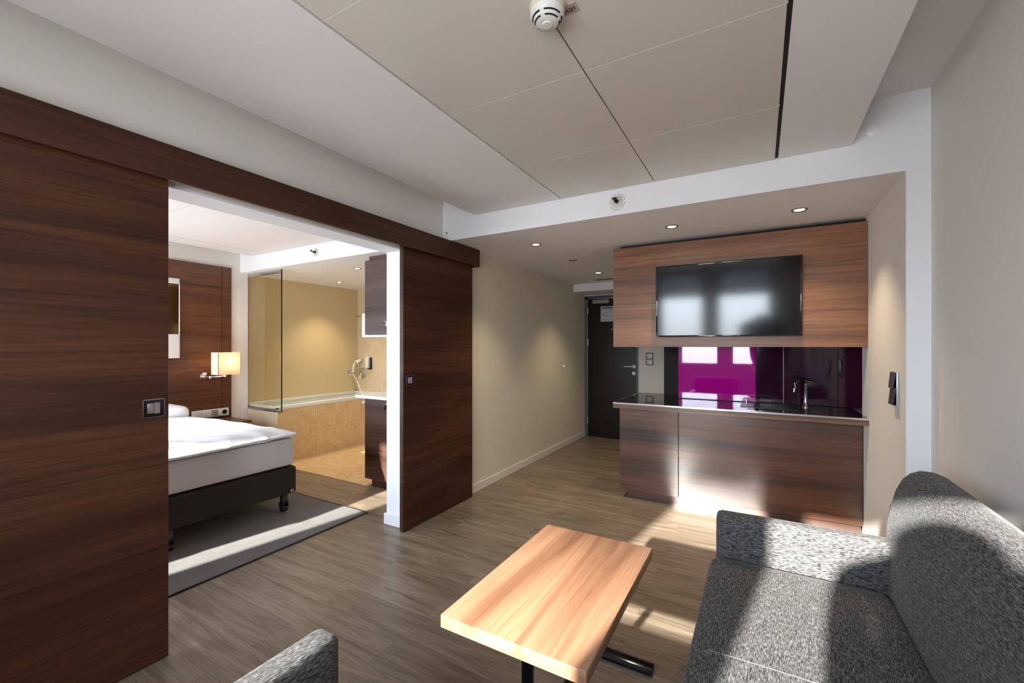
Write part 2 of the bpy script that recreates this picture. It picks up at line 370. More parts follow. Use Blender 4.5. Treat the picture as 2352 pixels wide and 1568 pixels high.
# ceiling raft of the living room: white border with beige panels let in
b = nb(); zt = ZR + .10
for a in ((-2.05, -1.275, YW, YB), (.092, .43, YW, YB)): box(b, a[0], a[1], a[2], a[3], ZR, zt)
box(b, -1.275, .092, YW, YB, ZR + .012, zt)
raft = struct('ceiling_raft', b, 'ceil')
b = nb(); xs = [-1.268, -.602, .078]; ys = [-.43, .252, .934, 1.616, 2.295, 2.94]
for i in range(2):
    for j in range(5): box(b, xs[i] + .003, xs[i + 1] - .003, ys[j] + .0025, ys[j + 1] - .0025, ZR, ZR + .010)
obj('ceiling_panels', b, 'panel_beige', raft, smooth=False, label='beige panels')
b = nb()
box(b, -1.275, -1.265, YW, YB, ZR + .009, ZR + .0115); box(b, -.605, -.599, YW, YB, ZR + .009, ZR + .0115); box(b, .075, .092, YW, YB, ZR + .009, ZR + .0115)
obj('shadow_gap', b, 'gap_dark', raft, smooth=False)
b = nb()
for y in ys[:-1]: box(b, xs[0], xs[1] - .003, y - .0025, y + .0025, ZR + .0005, ZR + .011); box(b, xs[1] + .003, xs[2], y - .0025, y + .0025, ZR + .0005, ZR + .011)
obj('joint_bead', b, 'plastic_white', raft, smooth=False, label='thin white joint beads')
# bedroom ceiling raft
b = nb()
box(b, -3.767, -2.545, YW, YB, ZR, zt); box(b, -5.30, -5.03, YW, YB, ZR, zt); box(b, -5.03, -3.767, YW, YB, ZR + .01, zt)
raft2 = struct('ceiling_raft_bedroom', b, 'ceil')
b = nb(); ys2 = [-.35, .32, .99, 1.65, 2.30, 2.94]
for j in range(5): box(b, -5.022, -3.772, ys2[j] + .003, ys2[j + 1] - .003, ZR + .001, ZR + .009)
obj('ceiling_panels', b, 'ceil', raft2, smooth=False)
# bedroom / bathroom shell
struct('wall_headboard', box(nb(), -5.8, -5.56, YW, YB + .09, 0, ZH), 'wall')
struct('wall_bathroom_back', box(nb(), -5.8, XL, YB + .09, YBB + .1, 0, ZS), 'bath_paint')
struct('wall_bathroom_end', box(nb(), XL, -2.54, YBB, YBB + .1, 0, ZS), 'marble_wall')
b = nb(); box(b, -5.56, -2.54, YB, YB + .02, ZS, ZH); struct('ceiling_bulkhead_bedroom', b, 'white')
struct('ceiling_bathroom', box(nb(), -5.8, -2.54, YB + .02, YBB + .1, ZS, ZH), 'soffit')
# skirting
struct('baseboard_left', box(nb(), XW + .002, XW + .016, 3.30, YE - .02, 0, .078, .003), 'skirt')
struct('baseboard_right', box(nb(), XR - .014, XR, YW, YB, 0, .078, .003), 'skirt')

# ================================================================== ENTRY DOOR
d = bpy.data.objects.new('door_1', None); C.objects.link(d); d['kind'] = 'structure'; d['_o'] = (0., 0., 0.)
b = nb(); y = YE
box(b, -2.378, -2.325, y - .03, y + .02, 0, 2.17, .004); box(b, -1.585, -1.555, y - .03, y + .02, 0, 2.17, .004); box(b, -2.378, -1.555, y - .03, y + .02, 2.13, 2.18, .004)
obj('door_frame', b, 'frame_grey', d)
leaf = obj('door_leaf', box(nb(), -2.325, -1.585, y - .02, y + .025, .0, 2.13, .003), 'entry_wood', d)
b = nb(); cyl(b, (-1.615, y - .02, 1.10), (-1.615, y - .034, 1.10), .026); tube(b, [(-1.615, y - .03, 1.10), (-1.615, y - .07, 1.10), (-1.625, y - .075, 1.10), (-1.755, y - .075, 1.10)], .009, 12)
obj('door_handle', b, 'steel', d)
b = nb(); cyl(b, (-1.615, y - .02, 1.00), (-1.615, y - .036, 1.00), .026); cyl(b, (-1.615, y - .035, 1.00), (-1.615, y - .045, 1.00), .012)
obj('lock_rose', b, 'steel', d)
for z in (.25, 1.46, 1.95):
    b = nb(); cyl(b, (-2.325, y - .032, z - .05), (-2.325, y - .032, z + .05), .009); obj('hinge', b, 'steel', d)
b = nb(); box(b, -2.235, -1.985, y - .075, y - .02, 2.055, 2.115, .004); obj('door_closer', b, 'plastic_grey', d)
b = nb(); box(b, -2.16, -1.72, y - .07, y - .045, 2.125, 2.14, .002); obj('closer_arm', b, 'steel', d)
b = nb(); cyl(b, (-1.950, y - .02, 1.66), (-1.950, y - .026, 1.66), .009); obj('peephole', b, 'chrome', d)
# escape plan on the door
n = thing('door_notice', 'pale printed notice with green header on the dark entry door', 'notice', (-2.03, y - .022, 1.78))
obj('sheet', box(nb(), -2.122, -1.925, y - .0235, y - .021, 1.778, 2.012), mat('notice_paper', srgb(196, 196, 204), .5), n, smooth=False)
obj('green_header', box(nb(), -2.105, -1.935, y - .025, y - .0236, 1.975, 1.998), mat('notice_green', srgb(60, 110, 84), .5), n, smooth=False)
b = nb()
for z in (1.955, 1.905, 1.865, 1.815): box(b, -2.095 if z < 1.9 else -2.05, -1.945, y - .025, y - .0236, z - .004, z)
box(b, -2.095, -2.065, y - .025, y - .0236, 1.875, 1.895)
obj('print', b, mat('notice_print', srgb(120, 118, 130), .6), n, smooth=False)

# ================================================================== SLIDING DOORS + PELMET
def sliding(y0, y1, hy, label):
    t = thing('sliding_door', label, 'sliding door', (-2.335, (y0 + y1) / 2, 0), 'dark walnut sliding doors')
    obj('door_leaf', box(nb(), -2.354, -2.316, y0, y1, .006, 2.17, .0015, 1), 'door_wood', t)
    x = -2.316; w = .040
    f = obj('flush_pull', frame_ring(x, hy, 1.1275 + (.0 if hy < 1 else .013), w), 'chrome', t, smooth=False, label='square chrome rim')
    z = 1.1275 + (.0 if hy < 1 else .013)
    obj('pull_cup', box(nb(), x, x + .0012, hy - w + .004, hy + w - .004, z - w + .004, z + w - .004), 'black_gloss', f, smooth=False, label='black recessed cup')
    b = nb(); box(b, x + .001, x + .004, hy - .024, hy - .001, z - .022, z + .022, .001); box(b, x + .001, x + .0022, hy + .001, hy + .022, z - .024, z + .024)
    obj('latch', b, 'plastic_grey' if hy > 1 else 'steel', f, label='small grey latch')
    return t
def frame_ring(x, yc, zc, w):
    b = nb(); k = .003
    box(b, x, x + .003, yc - w, yc + w, zc + w - k, zc + w); box(b, x, x + .003, yc - w, yc + w, zc - w, zc - w + k)
    box(b, x, x + .003, yc - w, yc - w + k, zc - w, zc + w); box(b, x, x + .003, yc + w - k, yc + w, zc - w, zc + w); return b
sliding(.00, .915, .860, 'wide dark walnut sliding door filling the left edge of the room')
sliding(2.394, 3.289, 2.465, 'narrower-looking dark walnut sliding door between bedroom opening and hallway wall')
t = thing('door_pelmet', 'long dark walnut pelmet hiding the sliding door track above the opening', 'pelmet', (-2.32, 1.2, 2.14))
obj('front_board', box(nb(), -2.298, -2.278, YW, 3.355, 2.142, 2.298, .001, 1), 'pelmet_wood', t)
b = nb(); box(b, -2.378, -2.298, YW, 3.355, 2.278, 2.298); box(b, -2.378, -2.298, 3.337, 3.355, 2.142, 2.278); obj('top_and_end_board', b, 'pelmet_wood', t)
obj('track', box(nb(), -2.352, -2.318, YW, 3.33, 2.20, 2.275), 'steel', t)

# ================================================================== KITCHENETTE
t = thing('kitchenette_base_cabinet', 'glossy walnut kitchenette base cabinet under the black worktop', 'cabinet', (-.24, 4.35, 0))
b = nb(); box(b, -1.13, .648, 3.992, 4.70, .085, .849); obj('carcass', b, 'counter_wood', t)
obj('side_panel', box(nb(), -1.13, -.618, 3.975, 3.992, .085, .849, .001, 1), 'counter_wood', t)
obj('door', box(nb(), -.612, .646, 3.973, 3.992, .092, .849, .0015, 1), 'counter_wood', t)
obj('toe_kick', box(nb(), -1.072, .646, 4.045, 4.65, 0, .085), 'counter_wood', t)
t = thing('worktop', 'black glass kitchenette worktop with aluminium edge strip', 'worktop', (-.24, 4.25, .858))
b = nb(); box(b, -1.136, .650, 3.80, 4.738, .872, .900); obj('glass_top', b, 'worktop', t)
b = nb(); box(b, -1.140, .651, 3.792, 3.80, .889, .9015); box(b, -1.140, -1.136, 3.80, 4.74, .889, .9015); obj('edge_strip', b, 'alu', t, label='thin aluminium strip')
b = nb(); box(b, -1.138, .651, 3.794, 3.815, .850, .889); box(b, -1.138, -1.12, 3.815, 4.74, .850, .889); obj('front_band', b, 'band', t)
obj('underside', box(nb(), -1.12, .650, 3.815, 4.70, .851, .872), 'counter_wood', t)
# sink with tap
t = thing('sink', 'dark inset kitchenette sink below the tall tap', 'sink', (.12, 4.30, .90))
b = nb(); 
for a in ((-.14, .26, 4.03, 4.045), (-.14, .26, 4.345, 4.36), (-.14, -.125, 4.045, 4.345), (.245, .26, 4.045, 4.345)): box(b, a[0], a[1], a[2], a[3], .9005, .904)
obj('rim', b, 'dark_steel', t)
obj('basin', box(nb(), -.125, .245, 4.045, 4.345, .9005, .9015), 'dark_steel', t)
b = nb(); lathe(b, (-.02, 4.10, .9), [(.026, 0), (.022, .012), (.012, .016), (.018, .03), (.004, .034)], 24); obj('waste_knob', b, 'black_plastic', t)
b = nb(); tube(b, [(-.10, 4.24, .902), (-.10, 4.24, .935), (-.095, 4.24, .940), (.07, 4.24, .940), (.078, 4.24, .932)], .004, 8); obj('rail', b, 'chrome', t)
t = thing('kitchen_tap', 'slender dark chrome kitchen tap with curved spout on the black worktop', 'tap', (.323, 4.22, .90))
b = nb(); lathe(b, (.323, 4.22, .9), [(.026, 0), (.026, .008), (.019, .02), (.015, .06), (.012, .18), (.014, .2)], 24); obj('column', b, 'tap_metal', t)
b = nb(); tube(b, [(.323, 4.22, 1.085), (.318, 4.215, 1.115), (.300, 4.20, 1.130), (.27, 4.18, 1.126), (.25, 4.165, 1.10), (.243, 4.16, 1.06), (.240, 4.158, 1.03)], [.013, .013, .012, .011, .010, .009, .008], 14); obj('spout', b, 'tap_metal', t)
b = nb(); tube(b, [(.315, 4.218, 1.115), (.36, 4.225, 1.112), (.42, 4.235, 1.085)], [.010, .008, .003], 10); obj('lever', b, 'tap_metal', t)
# splashback
t = thing('glass_splashback', 'glossy magenta glass splashback behind the black worktop', 'splashback', (-.35, 4.41, .90))
obj('magenta_glass', box(nb(), -.681, -.032, 4.400, 4.412, .906, 1.62), 'magenta', t, smooth=False)
obj('base_strip', box(nb(), -.681, -.032, 4.396, 4.412, .9005, .906), 'gap_dark', t, smooth=False)
obj('backing', box(nb(), -.679, -.032, 4.412, 4.70, .9005, 1.62), 'dark_panel', t, smooth=False)
t = thing('side_panel', 'dark brown upright panel between hallway wall and magenta glass', 'panel', (-.80, 4.735, .90))
obj('board', box(nb(), -.873, -.70, 4.722, 4.740, .9005, 2.30), 'dark_panel', t, smooth=False)
t = thing('shaded_splashback', 'right end of the glass splashback, its shade painted in as dark plum', 'cabinet front', (.35, 4.41, .90))  # right part of the splashback, shade painted as a darker glass
obj('plum_panel', box(nb(), -.030, .174, 4.400, 4.412, .902, 1.62, .001, 1), 'plum', t, smooth=False)
obj('plum_panel', box(nb(), .180, .555, 4.400, 4.412, .902, 1.62, .001, 1), 'plum', t, smooth=False)
obj('plum_panel', box(nb(), .558, .73, 4.400, 4.412, .902, 1.62, .001, 1), mat('reddish_plum_gloss', (.040, .006, .020, 1), .10), t, smooth=False, label='slightly redder plum panel')
obj('joint_strip', box(nb(), .174, .180, 4.397, 4.410, .902, 1.62), mat('mauve_strip', srgb(120, 96, 120), .3, .4), t, smooth=False)
obj('handle', box(nb(), .562, .580, 4.375, 4.400, 1.14, 1.29, .003), 'black_plastic', t)
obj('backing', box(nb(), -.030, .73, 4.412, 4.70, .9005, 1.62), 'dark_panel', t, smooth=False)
# overhead wood panel box
t = thing('overhead_cabinet', 'walnut fronted box carrying the television over the kitchenette', 'cabinet', (-.25, 3.95, 1.394))
obj('front_panel', box(nb(), -1.148, .650, 3.83, 3.85, 1.394, 2.272, .001, 1), 'tv_wood', t)
obj('carcass', box(nb(), -1.146, .650, 3.85, 4.20, 1.396, 2.268), 'tv_wood', t)
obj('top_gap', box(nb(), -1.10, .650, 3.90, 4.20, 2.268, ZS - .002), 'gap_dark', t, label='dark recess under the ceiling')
# television (tilted a touch downwards)
t = thing('television', 'flat black television mounted on the walnut panel', 'television', (-.245, 3.79, 1.79))
TZ = 1.772; b = nb(); w, hh = .511, .292
box(b, -.245 - w, -.245 + w, 3.755, 3.785, TZ - hh, TZ + hh, .004); bod = obj('housing', b, 'black_plastic', t)
b = nb(); k = .011
box(b, -.245 - w, -.245 + w, 3.750, 3.757, TZ + hh - k, TZ + hh, .001); box(b, -.245 - w, -.245 + w, 3.750, 3.757, TZ - hh, TZ - hh + k, .001)
box(b, -.245 - w, -.245 - w + k, 3.750, 3.757, TZ - hh, TZ + hh, .001); box(b, -.245 + w - k, -.245 + w, 3.750, 3.757, TZ - hh, TZ + hh, .001)
obj('bezel', b, 'black_gloss', t)
obj('screen', box(nb(), -.245 - w + k, -.245 + w - k, 3.7535, 3.7560, TZ - hh + k, TZ + hh - k), 'screen', t, smooth=False)
obj('wall_bracket', box(nb(), -.40, -.09, 3.775, 3.829, 1.66, 1.92), 'dark_steel', t)
for ch in t.children:
    if ch.name.startswith(('housing', 'bezel', 'screen')):
        ch.data.transform(Matrix.Rotation(R(.9), 4, 'Z') @ Matrix.Rotation(R(1.6), 4, 'X'))
        ch.data.transform(Matrix.Translation((0, -.010, 0)))

# ================================================================== SMALL WALL / CEILING FITTINGS
def downlight(x, y, label, power=22, grp='recessed ceiling downlights'):
    t = thing('recessed_downlight', label, 'downlight', (x, y, ZS), grp)
    b = nb(); n = 40; prof = [(.046, .001), (.046, -.004), (.040, -.006), (.034, -.003), (.033, .0)]
    lathe_open(b, (x, y, ZS), prof, n); obj('trim_ring', b, mat_ring, t)
    b = nb(); lathe(b, (x, y, ZS), [(.030, -.0005), (.030, -.002), (.018, -.0045), (.004, -.005)], 32); obj('lit_lens', b, 'bulb', t)
    ld = bpy.data.lights.new('lamp_beam', 'SPOT'); lo = bpy.data.objects.new('lamp_beam', ld); C.objects.link(lo); lo.parent = t
    ld.energy = power; ld.color = (1, .80, .52); ld.spot_size = R(100); ld.spot_blend = .8; ld.shadow_soft_size = .03; lo.location = (0, 0, -.012)
    return t
def lathe_open(bm, c, prof, n):
    c = Vector(c); rings = [[bm.verts.new(c + Vector((r * math.cos(2 * math.pi * k / n), r * math.sin(2 * math.pi * k / n), h))) for k in range(n)] for r, h in prof]
    for i in range(len(rings) - 1):
        for k in range(n): bm.faces.new((rings[i][k], rings[i][(k + 1) % n], rings[i + 1][(k + 1) % n], rings[i + 1][k]))
mat_ring = mat('dark_brass_ring', srgb(120, 96, 70), .3, .8)
d0 = downlight(.227, 3.43, 'lit recessed downlight nearest the right wall, above the television')
for x, y, lb in ((-.578, 3.43, 'lit recessed downlight above the left end of the television panel'),
                 (-1.727, 3.43, 'lit recessed downlight over the hallway mouth beside the pelmet end'),
                 (-1.725, 5.13, 'lit recessed downlight deepest in the hallway, before the entry door')):
    dup(d0, (x - .227, y - 3.43, 0), lb)
d1 = downlight(-4.06, 3.45, 'lit bathroom downlight just left of the upper cabinet', 26, 'bathroom downlights')
dup(d1, (-1.10, .62, 0), 'lit bathroom downlight deeper over the tub, nearer the tan wall')
for x, y, w, l, lb in ((-1.703, 4.246, .10, .035, 'small grey slot vent in the hallway ceiling'), (-1.80, 5.66, .26, .06, 'narrow grey grille in the ceiling before the entry door')):
    t = thing('ceiling_vent', lb, 'vent', (x, y, ZS))
    obj('frame', box(nb(), x - w / 2, x + w / 2, y - l / 2, y + l / 2, ZS - .004, ZS, .001), 'plastic_grey', t)
    b = nb()
    for k in range(4): yy = y - l / 2 + l * (k + .5) / 4; box(b, x - w / 2 + .006, x + w / 2 - .006, yy - .002, yy + .002, ZS - .0055, ZS - .004)
    obj('slats', b, 'gap_dark', t)
# smoke detector under the raft
t = thing('smoke_detector', 'round white smoke detector with dark slots on the beige ceiling panels', 'smoke detector', (-.589, 1.25, ZR))
c0 = (-.589, 1.25, ZR)
b = nb(); lathe(b, c0, [(.056, 0), (.057, -.012), (.054, -.020)], 56); obj('base', b, mat('ivory_plastic', srgb(214, 208, 188), .4), t)
b = nb(); lathe(b, c0, [(.054, -.020), (.055, -.028), (.050, -.038), (.043, -.043), (.042, -.050), (.034, -.056), (.016, -.058), (.015, -.062), (.003, -.062)], 56); obj('cover', b, 'plastic_white', t)
def slot(b, r, z, a0, a1, w=.0022):
    n = 14; 
    for i in range(n):
        A = R(a0 + (a1 - a0) * i / n); B = R(a0 + (a1 - a0) * (i + 1) / n); q = []
        for rr, zz in ((r - w, z - .0012), (r + w, z + .0012)):
            for aa in (A, B): q.append(bm_v(b, (c0[0] + rr * math.cos(aa), c0[1] + rr * math.sin(aa), c0[2] + zz)))
        b.faces.new((q[0], q[1], q[3], q[2]))
def bm_v(b, p): return b.verts.new(p)
b = nb()
for k in range(4):
    slot(b, .0462, -.0418, 90 * k + 12, 90 * k + 84); slot(b, .0385, -.0535, 90 * k + 14, 90 * k + 82)
obj('vent_slots', b, 'black_plastic', t, smooth=False)
t = thing('detector_label', 'small clear tag lettered 101/1 beside the smoke detector', 'label', (-.545, 1.31, ZR))
obj('tag', box(nb(), -.567, -.505, 1.275, 1.315, ZR - .0025, ZR), mat('tag_plastic', srgb(176, 164, 148), .3), t)
def text(name, body, size, loc, rot, material, parent, ext=.0004):
    cu = bpy.data.curves.new(name, 'FONT'); cu.body = body; cu.size = size; cu.extrude = ext; cu.align_x = 'CENTER'; cu.align_y = 'CENTER'
    tmp = bpy.data.objects.new('tmp_text', cu); dg = bpy.context.evaluated_depsgraph_get(); C.objects.link(tmp); bpy.context.view_layer.update()
    me = bpy.data.meshes.new_from_object(tmp.evaluated_get(bpy.context.evaluated_depsgraph_get())); bpy.data.objects.remove(tmp); me.name = name
    me.transform(Matrix.Translation(Vector(loc) - Vector(parent['_o'])) @ rot.to_matrix().to_4x4()); me.materials.clear(); me.materials.append(material if not isinstance(material, str) else M[material])
    o = bpy.data.objects.new(name, me); C.objects.link(o); o.parent = parent; o['_o'] = parent['_o']; return o
from mathutils import Euler
text('lettering', '101/1', .024, (-.536, 1.297, ZR - .0032), Euler((R(180), 0, R(170))), 'black_plastic', t)
# sprinklers on the bulkhead
def sprinkler(x, z, y, label, ring=True):
    t = thing('sprinkler', label, 'sprinkler', (x, y, z), 'side wall sprinklers on the bulkheads')
    b = nb(); lathe(b, (x, y, z), [(.042, 0), (.042, .003), (.030, .008), (.018, .009)], 36, axis=1, sgn=-1); obj('cover_plate', b, mat_spr, t)
    b = nb(); lathe(b, (x, y - .008, z), [(.013, 0), (.013, .014), (.008, .018), (.008, .03)], 20, axis=1, sgn=-1); tube(b, [(x - .010, y - .02, z), (x - .014, y - .04, z), (x - .004, y - .052, z)], .002, 8); tube(b, [(x + .010, y - .02, z), (x + .014, y - .04, z), (x + .004, y - .052, z)], .002, 8)
    obj('nozzle', b, 'dark_steel', t)
    b = nb(); box(b, x - .020, x + .012, y - .056, y - .052, z + .002, z + .016, .001); obj('deflector', b, 'dark_steel', t)
    if ring:
        b = nb()
        for k in range(34):
            if k % 9 in (0,): continue
            a_ = 2 * math.pi * k / 34; r0 = .053 + random.uniform(-.001, .001)
            tt = bmesh.new(); bmesh.ops.create_cube(tt, size=1)
            Mx = Matrix.Translation((x + r0 * math.cos(a_), y - .0006, z + r0 * math.sin(a_))) @ Matrix.Rotation(-a_, 4, 'Y') @ Matrix.Diagonal((random.uniform(.004, .007), .001, .005, 1))
            bmesh.ops.transform(tt, matrix=Mx, verts=tt.verts[:]); join(b, tt)
        obj('printed_ring', b, mat('red_print', srgb(176, 96, 104), .6), t, smooth=False, label='ring of tiny red print')
    return t
mat_spr = mat('satin_cover', srgb(206, 208, 200), .35)
sprinkler(-.853, 2.395, YB, 'white sprinkler with red printed ring on the living room bulkhead')
sprinkler(-4.10, 2.40, YB, 'small sprinkler on the bedroom bulkhead above the glass screen', False)
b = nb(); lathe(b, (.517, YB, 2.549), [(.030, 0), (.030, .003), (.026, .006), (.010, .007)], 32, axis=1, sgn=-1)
single('light_spot', b, mat('light_spot_white', srgb(252, 252, 252), .15), 'small round white disc painting a spot of light high on the right end of the bulkhead', 'cap')  # bright disc stands in for a spot of light on the bulkhead
b = nb(); lathe(b, (XW + .002, 5.58, 1.12), [(.022, 0), (.022, .006), (.014, .02), (.006, .024)], 24, axis=0)
single('wall_bumper', b, 'plastic_white', 'small round white door stop on the hallway wall', 'door stop')
b = nb(); lathe(b, (-2.34, YB, 2.375), [(.007, 0), (.007, .002), (.002, .003)], 16, axis=1, sgn=-1)
single('bulkhead_screw', b, 'dark_steel', 'tiny dark screw on the left end of the living room bulkhead', 'screw')
b = nb(); lathe(b, (-2.278, .93, 2.275), [(.006, 0), (.006, .001), (.002, .0015)], 16, axis=0)
single('pelmet_screw', b, 'gap_dark', 'tiny dark screw in the pelmet above the wide sliding door', 'screw')
# switches
t = thing('light_switch', 'two gang light switch on the wall right of the entry door', 'switch', (-1.392, YE, 1.22))
obj('surround', box(nb(), -1.445, -1.340, YE - .010, YE, 1.125, 1.305, .003), 'switch_frame', t)
for z in (1.172, 1.258): obj('rocker', box(nb(), -1.433, -1.352, YE - .016, YE - .009, z - .036, z + .036, .003), 'plastic_white', t)
t = thing('rocker_switch', 'double silver light switch on the side wall right of the kitchenette', 'switch', (.652, 3.13, 1.17))
obj('surround', box(nb(), .640, .652, 3.055, 3.165, 1.075, 1.262, .004), mat('silver_plastic', srgb(196, 200, 204), .3, .3), t)
for z0, z1 in ((1.080, 1.165), (1.170, 1.257)):
    b = nb(); prism(b, [(.640, z0), (.640, z1), (.628, z0 + .006)], 1, 3.06, 3.16); prism(b, [(.640, z0), (.640, z1), (.634, z1), (.626, z0)], 1, 3.060, 3.160, .001, 1)
    obj('rocker', b, 'switch_frame', t)
# small socket standing on the worktop's far edge
# ================================================================== SOFA
def sofa_back(bm, y0, y1):
    prof = [(.448, .30), (.452, .50), (.460, .64), (.470, .735), (.484, .806), (.505, .856), (.530, .884), (.562, .899), (.600, .898), (.636, .883), (.668, .850), (.692, .795), (.712, .68), (.728, .40), (.730, .12), (.50, .12)]
    return prism(bm, prof, 1, y0, y1, .022, 4)
t = thing('sofa', 'charcoal woven sofa with low slim arm against the right wall', 'sofa', (.25, 1.5, 0))
obj('backrest', sofa_back(nb(), .66, 2.345), 'sofa_y', t)
b = nb(); puff(b, -.182, .500, 2.266, 2.345, .10, .607, .026); obj('arm', b, 'sofa_x', t)
b = nb(); puff(b, -.182, .500, .66, .74, .10, .607, .026); obj('arm', b, 'sofa_x', t)
b = nb(); puff(b, -.205, .462, .742, 2.263, .25, .420, .050, .006, div=18); obj('seat_cushion', b, 'sofa_y', t)
b = nb(); tube(b, [(-.205, 1.5198, .36), (-.198, 1.5198, .395), (-.18, 1.5198, .4115), (-.15, 1.5198, .4205)] + [(-.205 + .667 * q, 1.5198, .4195 + .006 * (1 - (2 * q - 1) ** 2)) for q in (.1, .15, .2, .3, .4, .5, .6, .7, .8, .9)], .0014, 6); obj('seam_thread', b, 'thread', t)
obj('base', box(nb(), -.178, .49, .665, 2.34, .09, .26, .01), 'sofa_y', t)
for x, y in ((-.12, .75), (-.12, 2.25), (.62, .75), (.62, 2.25)):
    b = nb(); cyl(b, (x, y, 0), (x, y, .12), .016, 16, .022); obj('leg', b, 'steel', t)
# ================================================================== ARMCHAIR (its left arm shows at the bottom edge)
t = thing('armchair', 'charcoal woven armchair whose lit arm shows at the bottom edge', 'armchair', (-.69, .40, 0))
b = nb(); puff(b, -1.094, -1.004, .02, .800, .10, .605, .022); obj('arm', b, 'sofa_y', t)
b = nb(); puff(b, -.376, -.286, .02, .800, .10, .605, .022); obj('arm', b, 'sofa_y', t)
b = nb(); puff(b, -1.002, -.378, .10, .780, .26, .430, .05, .01); obj('seat_cushion', b, 'sofa_x', t)
b = nb(); prism(b, [(.22, .30), (.20, .50), (.16, .72), (.13, .80), (.09, .83), (.04, .83), (.01, .78), (.0, .40), (.0, .12), (.20, .12)], 0, -1.04, -.34, .02, 4); obj('backrest', b, 'sofa_x', t)
obj('base', box(nb(), -1.00, -.38, .08, .76, .09, .27, .01), 'sofa_x', t)
for x, y in ((-1.04, .08), (-1.04, .74), (-.34, .08), (-.34, .74)):
    b = nb(); cyl(b, (x, y, 0), (x, y, .12), .016, 16, .02); obj('leg', b, 'steel', t)
# ================================================================== COFFEE TABLE
t = thing('coffee_table', 'light walnut coffee table on steel posts between sofa and armchair', 'coffee table', (-.645, 1.51, 0))
obj('table_top', box(nb(), -.900, -.402, 1.098, 1.915, .487, .530, .0035, 2), 'table_wood', t)
for y in (1.285, 1.90):
    b = nb(); box(b, -.885, -.395, y - .025, y + .025, 0, .028, .002); obj('foot_bar', b, 'foot_metal', t)
b = nb(); box(b, -.695, -.66, 1.272, 1.298, .028, .487, .002); obj('post', b, 'dark_steel', t)
b = nb(); box(b, -.700, -.655, 1.31, 1.875, .002, .022, .002); obj('floor_rail', b, 'foot_metal', t)
obj('mounting_plate', box(nb(), -.80, -.55, 1.18, 1.75, .481, .4868, .001), 'dark_steel', t)

# ================================================================== BEDROOM
t = thing('box_spring_bed', 'box spring bed with dark base and white mattress in the bedroom', 'bed', (-4.45, 1.35, 0))
BX = -3.42
b = nb(); puff(b, -5.48, BX, .45, 2.275, .155, .392, .03); obj('bed_base', b, 'boxspring', t)
b = nb(); puff(b, -5.48, BX - .008, .455, 2.262, .392, .632, .035); obj('mattress', b, mat('mattress_cover', srgb(214, 206, 204), .85, spec=.2), t)
for x, y in ((BX - .06, 2.19), (BX - .06, 1.37), (BX - .06, .55), (-5.40, 2.19), (-5.40, .55)):
    b = nb(); box(b, x - .02, x + .02, y - .022, y + .022, .07, .16, .002); box(b, x - .028, x + .028, y - .028, y - .022, .05, .09, .001); box(b, x - .028, x + .028, y + .022, y + .028, .05, .09, .001); lg = obj('leg', b, 'black_plastic', t)
    b = nb(); cyl(b, (x, y - .020, .0365), (x, y + .020, .0365), .027, 24); obj('caster', b, 'black_plastic', lg)
b = nb(); z = .186; box(b, BX - .002, BX + .0025, 2.214, 2.240, z - .010, z + .008, .001); tg = obj('brand_tag', b, mat('tag_grey', srgb(176, 168, 166), .5), t, label='tiny pale tag')
t = thing('duvet', 'white duvet folded over the foot of the bed', 'duvet', (-4.1, 1.35, .632))
def duvet():
    b = nb(); nx, ny = 46, 60; x0, x1, y0, y1 = -4.95, BX + .004, .45, 2.268
    top = []; bot = []; r = random.Random(3)
    for i in range(nx + 1):
        ra, rb = [], []
        for j in range(ny + 1):
            u, w = i / nx, j / ny; x = x0 + (x1 - x0) * u; y = y0 + (y1 - y0) * w
            eu = min(1, (1 - u) * 9); ew = min(1, (1 - w) * 7) * min(1, w * 9 + .001)
            e_ = math.sqrt(max(0, 1 - (1 - eu) ** 2)) * math.sqrt(max(0, 1 - (1 - ew) ** 2))
            h = .652 + .050 * e_ + .010 * math.sin(5 * x + 1) * math.sin(4.5 * y) * e_ + .006 * math.sin(13 * x + 5 * y) * e_
            h += .006 * math.sin(31 * y + 4 * math.sin(6 * x)) * (1 - u) ** 0 * (1 if u > .8 else .25) * e_
            h += .012 * max(0, math.sin(y * 3.2 + .7)) * u
            ex = .012 * math.sin(23 * y) + .008 * math.sin(41 * y + 1)
            ra.append(b.verts.new((x + (ex if i == nx else ex * .5 * (u > .9)), y, h)))
            rb.append(b.verts.new((x - .01 * u + (ex * .6 if i == nx else 0), y - (.004 if w > .5 else -.004), .638 + .005 * math.sin(9 * y) * (u > .9))))
        top.append(ra); bot.append(rb)
    for i in range(nx):
        for j in range(ny):
            b.faces.new((top[i][j], top[i + 1][j], top[i + 1][j + 1], top[i][j + 1])); b.faces.new((bot[i][j], bot[i][j + 1], bot[i + 1][j + 1], bot[i + 1][j]))
    for i in range(nx): b.faces.new((top[i][0], bot[i][0], bot[i + 1][0], top[i + 1][0])); b.faces.new((top[i][ny], top[i + 1][ny], bot[i + 1][ny], bot[i][ny]))
    for j in range(ny): b.faces.new((top[0][j], top[0][j + 1], bot[0][j + 1], bot[0][j])); b.faces.new((top[nx][j], bot[nx][j], bot[nx][j + 1], top[nx][j + 1]))
    return b
obj('cover', duvet(), 'linen', t)
b = nb(); pts = [(BX + .002 + .004 * math.sin(9 * y), y, .652 + .006 * math.sin(3.3 * y)) for y in [.47 + 1.78 * k / 40 for k in range(41)]]
tube(b, pts, .014, 10); obj('hem_fold', b, 'linen', t)
b = nb(); puff(b, -5.46, -4.965, 1.40, 2.16, .640, .80, .075, .03, wob=.006, seed=2)
single('pillow', b, 'linen', 'white pillow at the head of the bed by the headboard', 'pillow')
